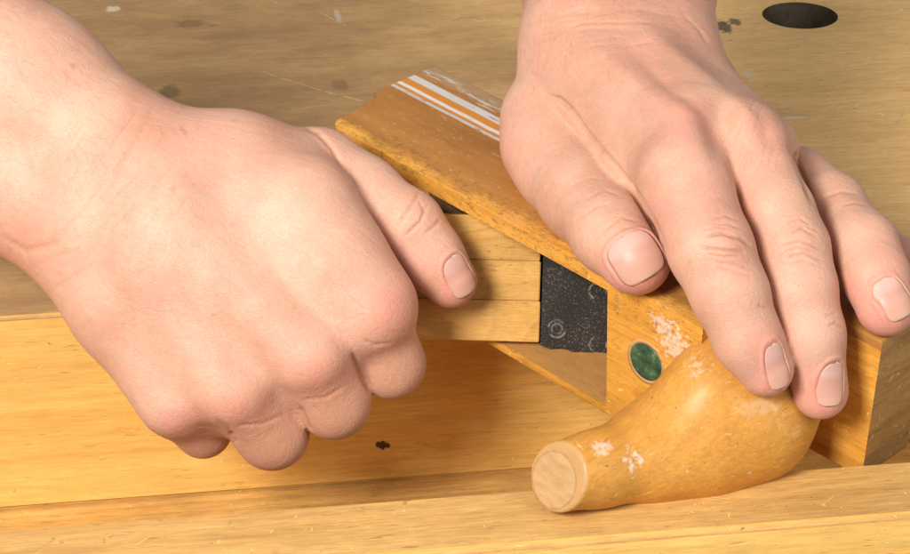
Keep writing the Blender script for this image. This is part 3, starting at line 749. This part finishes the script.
def make_hand(name, palm, pk, fingers, grooves, bumps, reds, nails, mat, dust_shades=(), hairs=None):
    """palm: chains blended together; fingers: (chain, blend with palm); small blend between fingers"""
    lo, hi = bounds(palm + [f[0] for f in fingers], 6)
    F = Field(lo, hi, RES)
    A = F.full()
    for ch in palm: add_chain(F, A, ch, pk)
    pal = A.copy()
    H = A
    for ch, kp, kf in fingers:
        X = add_chain(F, F.full(), ch, 5.0)
        H = smin(H, smin(pal, X, kp), kf)
    V, Fc = surface_nets(F, H); V = relax(V, Fc, 4, .5); V, Fc = subdivide(V, Fc); V = relax(V, Fc, 3, .5)
    Nrm = F.grad(H, V, 1.2)
    vx, vy, vd = view_arr(V)
    toCam = (LENS - V); toCam /= np.linalg.norm(toCam, axis=1)[:, None]
    facing = np.clip(((Nrm*toCam).sum(1) - 0.02)*4, 0, 1)
    disp = np.zeros(len(V)); crease = np.zeros(len(V))
    p2 = np.stack([vx, vy], 1)
    for pts, depth, wdt in grooves:         # widths in px of the photograph (2.7 px = 1 mm)
        best = np.full(len(V), 1e9); fade = np.zeros(len(V)); n = len(pts) - 1
        for i in range(n):
            d2, t = seg_dist2(p2, np.array(pts[i], float), np.array(pts[i+1], float))
            m = d2 < best; best[m] = d2[m]; fade[m] = ((i + t)/n)[m]
        ends = np.clip(np.minimum(fade, 1 - fade)*5 + 0.15, 0, 1)
        disp -= facing*depth*ends*(np.exp(-best/(wdt*wdt)) - 0.05*np.exp(-best/(wdt*wdt*7)))
        crease = np.maximum(crease, facing*ends*min(depth*1.3, 1)*np.exp(-best/(wdt*wdt*0.55)))
    for (x, y, rx, ry, ang, amt) in bumps:
        ca, sa = math.cos(ang), math.sin(ang)
        u = ((vx-x)*ca + (vy-y)*sa)/rx; v = (-(vx-x)*sa + (vy-y)*ca)/ry
        disp += facing*amt*np.exp(-(u*u + v*v))
    flush = np.zeros(len(V))
    for (x, y, r, amt) in reds: flush += amt*np.exp(-(((vx-x)**2 + (vy-y)**2)/(r*r)))
    dust_shade = np.zeros(len(V))
    for (x, y, r, amt) in dust_shades: dust_shade = np.maximum(dust_shade, amt*np.exp(-(((vx-x)**2 + (vy-y)**2)/(r*r))**1.5))
    dust_shade = np.maximum(dust_shade, 1.0*crease)  # shade of the creases painted into the skin colour
    # nails: bed and fold shaped in the flesh, then a nail plate of its own
    plates = []
    for (px, py, tx, ty, hw, hl, nd) in nails:
        org = LENS; dr = P(px, py, 0) - LENS; dr = dr/np.linalg.norm(dr)
        q = LENS + dr*(D - 140)
        for _ in range(200):
            dd = float(F.sample(H, q[None])[0])
            if dd < 0.02: break
            q = q + dr*min(max(dd*0.7, 0.02), 3)
        n = F.grad(H, q[None], 1.5)[0]
        if nd is not None: n = unit(n + cam2w(np.array(nd)))
        tdir_ = tx*R_ - ty*U_; tdir_ = unit(tdir_ - n*(tdir_ @ n)); side_ = np.cross(n, tdir_)
        rel = V - q; u = (rel @ side_)/hw; v = (rel @ tdir_)/hl; nn = rel @ n
        # superellipse radius
        e = (np.abs(u)**3.0 + np.abs(v)**3.0)**(1/3.0)
        near = (nn > -hw*1.1) & (nn < 6) & (e < 2)
        dist = (e - 1.0)*hw
        disp[near] += -0.40*(1/(1 + np.exp((dist[near] + 0.1)/0.28)))
        prox = np.clip(1.0 - v[near]*0.9, 0.1, 1.0)
        disp[near] += 0.42*prox*np.exp(-((dist[near] - 0.75)/0.6)**2)
        flush[near] += 0.28*np.exp(-((dist[near] - 0.6)/1.6)**2)
        plates.append((q, n, tdir_, side_, hw, hl))
    V2 = V + Nrm*disp[:, None]
    org = V.mean(0)
    hair = (V2, Nrm, facing, vx, vy)
    o = link(name, np_mesh(name, (V2 - org)*MM, Fc), None, mat); o.location = tuple(org*MM)
    at = o.data.attributes.new('flush', 'FLOAT', 'POINT')
    fl = np.clip(flush, 0, 1.2).astype(np.float32)
    if len(at.data) == len(fl): at.data.foreach_set('value', fl)
    a4 = o.data.attributes.new('dust_shade', 'FLOAT', 'POINT')
    if len(a4.data) == len(dust_shade): a4.data.foreach_set('value', dust_shade.astype(np.float32))
    rg = random.Random(len(V)); cu = bpy.data.curves.new('arm_hair', 'CURVE'); cu.dimensions = '3D'; cu.bevel_depth = 0.00003; cu.bevel_resolution = 0
    cand = np.where((facing > 0.3))[0]; made = 0
    for _ in range(60000):
        if made >= hairs[0]: break
        k = int(cand[rg.randrange(len(cand))]); x, y = vx[k], vy[k]
        pr_ = hairs[1](x, y)
        if rg.random() > pr_: continue
        made += 1
        d0 = hairs[2] + rg.gauss(0, .28); L = rg.uniform(3.0, 7.0)
        t0_ = math.cos(d0)*R_ - math.sin(d0)*U_; n_ = Nrm[k]; t0_ = unit(t0_ - n_*(t0_ @ n_)); sd = np.cross(n_, t0_)*rg.gauss(0, .12)
        sp = cu.splines.new('POLY'); sp.points.add(3)
        for q_, u_ in enumerate((0, .33, .66, 1.0)):
            p_ = V2[k] + L*u_*(t0_ + sd*u_) + n_*(0.1 + 0.42*math.sin(u_*2.2)) - n_*0.012*(L*u_)**2
            sp.points[q_].co = (*((p_ - org)*MM), 1); sp.points[q_].radius = 1 - .75*u_
    ho = bpy.data.objects.new('arm_hair', cu); C.objects.link(ho); ho.parent = o; ho['kind'] = 'stuff'; cu.materials.append(m_hair)
    for (q, n, t_, s_, hw, hl) in plates:
        nu, nv = 22, 30; pts = []; vv = []
        for j in range(nv+1):
            v = -1 + 2*j/nv
            for i in range(nu+1):
                u0 = -1 + 2*i/nu
                # square to superellipse outline, nail edge nearly straight at the sides
                lim = (max(0.0, 1 - abs(v)**3.4))**(1/2.6) if v < 0 else (max(0.0, 1 - abs(v)**4.5))**(1/2.4)
                pts.append(q + s_*(u0*lim*hw*0.985) + t_*(v*hl*0.985)); vv.append((v+1)/2)
        pts = np.array(pts); vv = np.array(vv)
        pr = pts + n*1.0
        for _ in range(30): pr = pr - n*(np.clip(F.sample(H, pr), -1, 1)*0.6)[:, None]
        off = np.clip((pr - pts) @ n, -0.9*hw, 1.5); pr = pts + n*off[:, None]
        g_ = F.grad(H, pr, 1.5)
        # free edge lifts off a little and keeps following the curve across
        uu = ((pr - q) @ s_)/hw
        lift = -0.06 - 0.22*np.abs(uu)**4 + 0.22*np.clip((vv - 0.82)/0.18, 0, 1)
        pr = pr + g_*lift[:, None]
        # stop the plate curling over the fingertip: hold it to the slope at 80 %
        k80 = int(nv*0.80); Pg = pr.reshape(nv+1, nu+1, 3)
        for j in range(k80+1, nv+1):
            ext = Pg[k80] + (Pg[k80] - Pg[k80-3])/3*(j - k80)
            w_ = 0.35
            Pg[j] = Pg[j]*(1-w_) + (ext + (Pg[j] @ s_)[:, None]*0)*w_
        pr = Pg.reshape(-1, 3)
        Fq = np.array([[j*(nu+1)+i, j*(nu+1)+i+1, (j+1)*(nu+1)+i+1, (j+1)*(nu+1)+i] for j in range(nv) for i in range(nu)])
        no = link('fingernail', np_mesh('fingernail', (pr - org)*MM, Fq), o, m_nail)
        a2 = no.data.attributes.new('nailv', 'FLOAT', 'POINT')
        if len(a2.data) == len(vv): a2.data.foreach_set('value', vv.astype(np.float32))
        md = no.modifiers.new('thick', 'SOLIDIFY'); md.thickness = 0.00045; md.offset = -1
    return o
def view_arr(V):
    q = V - C0; d = q @ B_; s_ = D/(D - d)
    return (q @ R_)*s_*K + W0/2, H0/2 - (q @ U_)*s_*K, d

# ------------------------------------------------------------------ left hand: fist round the strip, thumb on its face
palmL = [
    [(-70, 18, -10, 84), (30, 92, -6, 78), (118, 158, 0, 66)],
    [(-60, 128, -16, 80), (38, 182, -10, 74), (98, 236, -2, 68)],
    [(118, 158, 0, 66), (168, 184, 4, 60), (368, 306, 14, 42)],
    [(110, 185, 2, 64), (170, 235, 14, 58), (308, 352, 22, 40)],
    [(100, 215, 0, 64), (150, 270, 12, 54), (232, 385, 18, 40)],
    [(98, 236, -2, 66), (128, 300, 4, 56), (176, 397, 8, 38)],
    [(230, 180, 0, 60), (300, 212, 8, 52), (332, 262, 12, 49), (368, 308, 14, 42)],
    [(366, 320, 3, 34), (312, 366, 7, 34), (242, 396, 1, 33), (182, 404, -5, 31)],
    [(150, 170, -4, 62), (235, 176, -6, 56), (300, 178, -8, 50)],
]
palmL[8][2] = (292, 178, -10, 48)
fingL = [
    ([(368, 306, 14, 40), (391, 364, 2, 32), (372, 330, -34, 28), (330, 290, -38, 24)], 4.0, 1.5),
    ([(308, 352, 22, 38), (334, 402, 8, 34.5), (330, 360, -30, 29), (300, 320, -36, 26)], 4.0, 1.5),
    ([(232, 385, 18, 38), (272, 433, 2, 34.5), (275, 390, -34, 29), (260, 350, -38, 26)], 4.0, 1.5),
    ([(176, 397, 8, 36), (203, 429, -8, 26.5), (215, 395, -36, 23), (215, 360, -38, 22)], 4.0, 1.5),
    ([(250, 178, -16, 52), (318, 176, -14, 46), (362, 194, -12, 37), (408, 226, -7, 34), (430, 256, -8, 31.5), (450, 281, -9, 27.5)], 2.5, 0.8),
]
groovesL = [
    ([(300, 124), (318, 133), (332, 148), (345, 172)], 0.9, 2.6),
    ([(350, 172), (354, 182), (355, 192)], 0.35, 2.0),
    ([(398, 225), (412, 205), (420, 192)], 0.45, 2.2), ([(405, 236), (420, 222), (427, 205)], 0.5, 2.0), ([(425, 233), (435, 226), (440, 220)], 0.4, 2.0),
    ([(418, 200), (424, 212)], 0.3, 1.8),
    ([(106, 190), (140, 135), (155, 104)], 0.2, 3.4), ([(55, 240), (85, 205), (120, 165), (150, 120)], 0.2, 3.2),
    ([(66, 250), (100, 212), (150, 160)], 0.14, 2.2), ([(110, 232), (150, 190), (175, 165)], 0.14, 2.2),
    ([(0, 235), (25, 250), (48, 245), (62, 240)], 0.5, 4.0), ([(50, 292), (75, 275), (100, 262)], 0.2, 3.0),
    ([(30, 268), (60, 255), (80, 250)], 0.15, 3),
    ([(232, 440), (228, 428), (215, 420)], 0.5, 3),
]
rnd = random.Random(4)
for k in range(26):   # fine wrist creases across the joint
    x = rnd.uniform(60, 175); y = rnd.uniform(130, 245); l = rnd.uniform(15, 40)
    groovesL.append(([(x, y), (x + l*.35, y - l*.42), (x + l*.62, y - l*.85)], rnd.uniform(0.10, 0.2), rnd.uniform(1.3, 2.0)))
bumpsL = [
    (378, 308, 24, 20, .6, 1.1), (316, 364, 24, 18, .5, .6), (240, 394, 24, 18, .4, .4), (176, 408, 20, 16, .3, .3),
    (325, 265, 55, 9, .75, 0.5), (265, 300, 75, 9, .85, .3), (205, 320, 75, 9, 1.0, 0.3),
    (320, 275, 9, 22, .2, .5), (405, 205, 18, 16, .8, 0.8),
    (45, 190, 30, 14, .9, -0.6), (290, 220, 40, 18, .6, -0.6),
]
groovesL += [([(372, 394), (364, 380), (357, 365), (352, 352)], 1.2, 2.8), ([(311, 434), (305, 420), (299, 406)], 1.1, 2.8), ([(236, 444), (230, 432)], .9, 2.8),
    ([(362, 338), (374, 345), (392, 343)], .35, 2.2), ([(300, 400), (325, 398), (345, 386)], .3, 2.2), ([(235, 426), (262, 424), (285, 414)], .3, 2.2)]
for k in range(40):
    cx, cy = rnd.choice([(380, 318), (322, 378), (250, 406), (300, 240), (230, 250), (345, 300)]); x = cx + rnd.gauss(0, 16); y = cy + rnd.gauss(0, 12); l = rnd.uniform(8, 20); a = rnd.uniform(-.2, 1.3)
    groovesL.append(([(x, y), (x + l*math.cos(a)*.5, y + l*math.sin(a)*.4), (x + l*math.cos(a), y + l*math.sin(a))], rnd.uniform(0.06, 0.15), rnd.uniform(1.1, 1.7)))
redsL = [(384, 310, 26, .75), (320, 372, 30, .55), (238, 402, 28, .5), (175, 425, 24, .5), (392, 365, 34, .42), (334, 408, 34, .42), (272, 436, 34, .42), (203, 436, 26, .45),
         (452, 292, 18, .6), (415, 262, 30, .35), (205, 130, 60, .30), (15, 240, 34, .5), (60, 275, 30, .25), (52, 92, 14, .3), (420, 205, 16, .3), (340, 150, 30, .2)]
nailsL = [(461, 275, 0.64, 0.76, 5.2, 8.0, (0.25, 0.1, -0.1))]
tag(make_hand('hand', palmL, 9.0, fingL, groovesL, bumpsL, redsL, nailsL, m_skin_l, [(394, 368, 32, .8), (334, 410, 33, .85), (272, 440, 33, .85), (203, 441, 26, .8), (300, 125, 40, .2)],  # dust and down-facing shade painted on the curled fingers
          (420, lambda x, y: max(0.0, min(1.0, (235 - x)/170))*(1.0 if y < 150 + x*.2 else .3), 0.75)),
    'bare hand closed in a fist round the wooden strip with its thumb on top', 'hand', "worker's hands")

# ------------------------------------------------------------------ right hand: laid over the plane's side, fingers down onto the horn
palmR = [
    [(590, -110, -95, 62), (590, -20, -60, 64), (590, 42, -28, 66)],
    [(648, -110, -95, 60), (652, -20, -62, 60), (656, 44, -34, 60)],
    [(590, 42, -28, 64), (605, 85, -14, 56), (682, 132, 30, 44)],
    [(620, 42, -28, 62), (650, 92, -8, 52), (742, 143, 32, 39)],
    [(652, 44, -34, 54), (680, 90, -22, 49), (763, 150, 20, 35)],
    [(592, 62, -34, 56), (572, 92, -29, 53)],
    [(615, 100, -14, 58), (655, 148, 16, 49), (692, 186, 38, 44)],
]
fingR = [
    ([(676, 136, 30, 46), (684, 180, 50, 45.5), (711, 250, 68, 41), (730, 294, 71, 37), (747, 338, 70, 32.5), (766, 369, 68, 28)], 7.0, 0.8),
    ([(742, 142, 32, 38), (762, 180, 44, 33.5), (778, 212, 52, 34.5), (792, 248, 58, 35.5), (801, 288, 61, 34), (812, 334, 62, 31), (820, 391, 56, 28.5)], 7.0, 0.8),
    ([(800, 176, 6, 30), (832, 208, 26, 33), (864, 246, 48, 32), (876, 276, 56, 31.5), (886, 306, 62, 30.5)], 1.5, 0.8),
    ([(868, 226, -10, 18), (903, 262, 18, 21), (928, 290, 36, 21)], 1.0, 0.8),
    ([(572, 92, -29, 53), (554, 120, -24, 51), (552, 145, -17, 49), (564, 168, -10, 47), (584, 196, 6, 44.5), (612, 233, 30, 39.5), (636, 260, 46, 35.5)], 3.0, 0.6),
]
groovesR = [
    ([(546, 95), (558, 99), (570, 110), (586, 134), (598, 148), (618, 171), (634, 191), (652, 221), (663, 243)], 2.1, 2.8), ([(797, 150), (796, 160), (803, 178), (813, 205)], 1.20, 2.6), ([(728, 158), (733, 176), (741, 205)], 0.65, 2.8),
    ([(706, 236), (722, 234), (742, 240), (752, 247)], 0.81, 1.9), ([(700, 247), (722, 250), (745, 252)], 0.65, 1.7), ([(716, 262), (735, 264), (750, 268)], 0.37, 1.7),
    ([(712, 224), (728, 224), (744, 230)], 0.37, 1.7),
    ([(790, 234), (802, 228), (818, 238)], 0.43, 1.7), ([(780, 246), (800, 241), (822, 250)], 0.49, 1.7), ([(786, 258), (804, 254), (826, 262)], 0.37, 1.5), ([(788, 222), (800, 218), (812, 226)], 0.32, 1.5),
    ([(708, 254), (724, 257), (742, 256)], 0.36, 1.6), ([(718, 268), (736, 272), (752, 276)], 0.29, 1.6), ([(704, 230), (716, 227), (730, 229)], 0.29, 1.6), ([(712, 218), (726, 216), (742, 222)], 0.30, 1.5),
    ([(784, 252), (798, 248), (814, 252)], 0.32, 1.6), ([(788, 264), (804, 262), (824, 268)], 0.25, 1.6), ([(796, 229), (806, 226), (820, 232)], 0.29, 1.5),
    ([(570, 188), (590, 178), (606, 180)], 0.20, 1.8), ([(604, 232), (622, 218), (640, 222)], 0.30, 1.8), ([(608, 240), (624, 228), (645, 230)], 0.20, 1.6),
    ([(822, 198), (840, 192), (860, 194)], 0.43, 1.7), ([(842, 206), (856, 204), (868, 206)], 0.32, 1.5),
    ([(828, 326), (836, 323), (844, 328)], 0.43, 1.5), ([(826, 316), (836, 313)], 0.27, 1.3), ([(758, 306), (768, 308)], 0.32, 1.5),
    ([(520, 52), (560, 33), (610, 28), (660, 34)], 0.29, 3.0), ([(522, 26), (570, 14), (640, 10), (700, 22)], 0.29, 2.5), ([(526, 40), (590, 22), (680, 24)], 0.32, 1.9), ([(680, 12), (700, 30), (708, 45)], 0.32, 1.9),
    ([(585, 200), (605, 190), (622, 196)], 0.27, 1.7), ([(575, 222), (595, 208), (610, 204)], 0.27, 1.7),
]
for k in range(34):
    x = rnd.uniform(530, 690); y = rnd.uniform(2, 50); l = rnd.uniform(15, 45)
    groovesR.append(([(x, y), (x + l*.5, y - l*.15), (x + l, y - l*.12)], rnd.uniform(0.08, 0.18), rnd.uniform(1.2, 1.9)))
for k in range(24):
    x = rnd.uniform(735, 785); y = rnd.uniform(100, 165); l = rnd.uniform(8, 20)
    groovesR.append(([(x, y), (x - l*.3, y + l*.6), (x - l*.4, y + l)], rnd.uniform(0.08, 0.18), rnd.uniform(1.1, 1.7)))
bumpsR = [
    (684, 116, 23, 18, .8, 3.0), (742, 122, 17, 15, .8, 1.8), (783, 138, 16, 14, .8, 1.0),
    (625, 76, 65, 10, .75, 1.3), (690, 72, 60, 9, .75, 1.7), (722, 92, 50, 8, .7, 1.2),
    (668, 84, 50, 9, .75, -1.7), (718, 138, 13, 26, -.3, -2.0), (728, 110, 11, 20, -.5, -1.4), (640, 118, 28, 12, .8, -.8), (765, 132, 8, 18, -.4, -.9),
    (560, 180, 30, 26, .9, .6), (728, 246, 16, 12, .9, .9), (802, 246, 13, 11, .9, .7), (850, 205, 14, 10, .6, .6), (612, 226, 22, 14, .9, .6),
    (722, 286, 18, 14, .8, -.4), (745, 322, 14, 8, .9, .4), (600, 160, 26, 8, .95, -.6),
]
redsR = [(690, 122, 26, .75), (768, 130, 34, .55), (712, 190, 40, .28), (728, 245, 26, .4), (802, 246, 24, .35), (762, 345, 26, .5), (766, 390, 24, .75), (820, 400, 30, .95),
         (796, 320, 20, .3), (885, 318, 32, 1.1), (900, 250, 30, .45), (850, 290, 24, .4), (640, 285, 30, .85), (610, 262, 26, .3), (668, 215, 26, .45), (600, 35, 70, .25), (698, 20, 40, .35), (648, 60, 50, .25), (505, 140, 40, .2)]
nailsR = [(637, 256, 0.52, 0.86, 8.8, 8.4, (0.1, 0.0, 0.1)),
          (777, 366, 0.42, 0.91, 3.9, 8.2, (0.15, 0.05, 0.0)),
          (833, 384, 0.15, 0.98, 4.4, 7.8, (0.55, 0.1, 0.1)),
          (896, 297, 0.42, 0.90, 5.0, 7.4, (0.45, 0.1, 0.2))]
tag(make_hand('hand', palmR, 9.0, fingR, groovesR, bumpsR, redsR, nailsR, m_skin_r, [(600, 40, 60, .3), (680, 60, 50, .35), (735, 110, 35, .3), (810, 210, 22, .2)],  # tan and shade painted on the wrist and back of the hand
          (260, lambda x, y: max(0.0, min(1.0, (95 - y)/90)), 1.35)),
    'bare hand spread over the side of the wooden plane, fingertips on the horn', 'hand', "worker's hands")
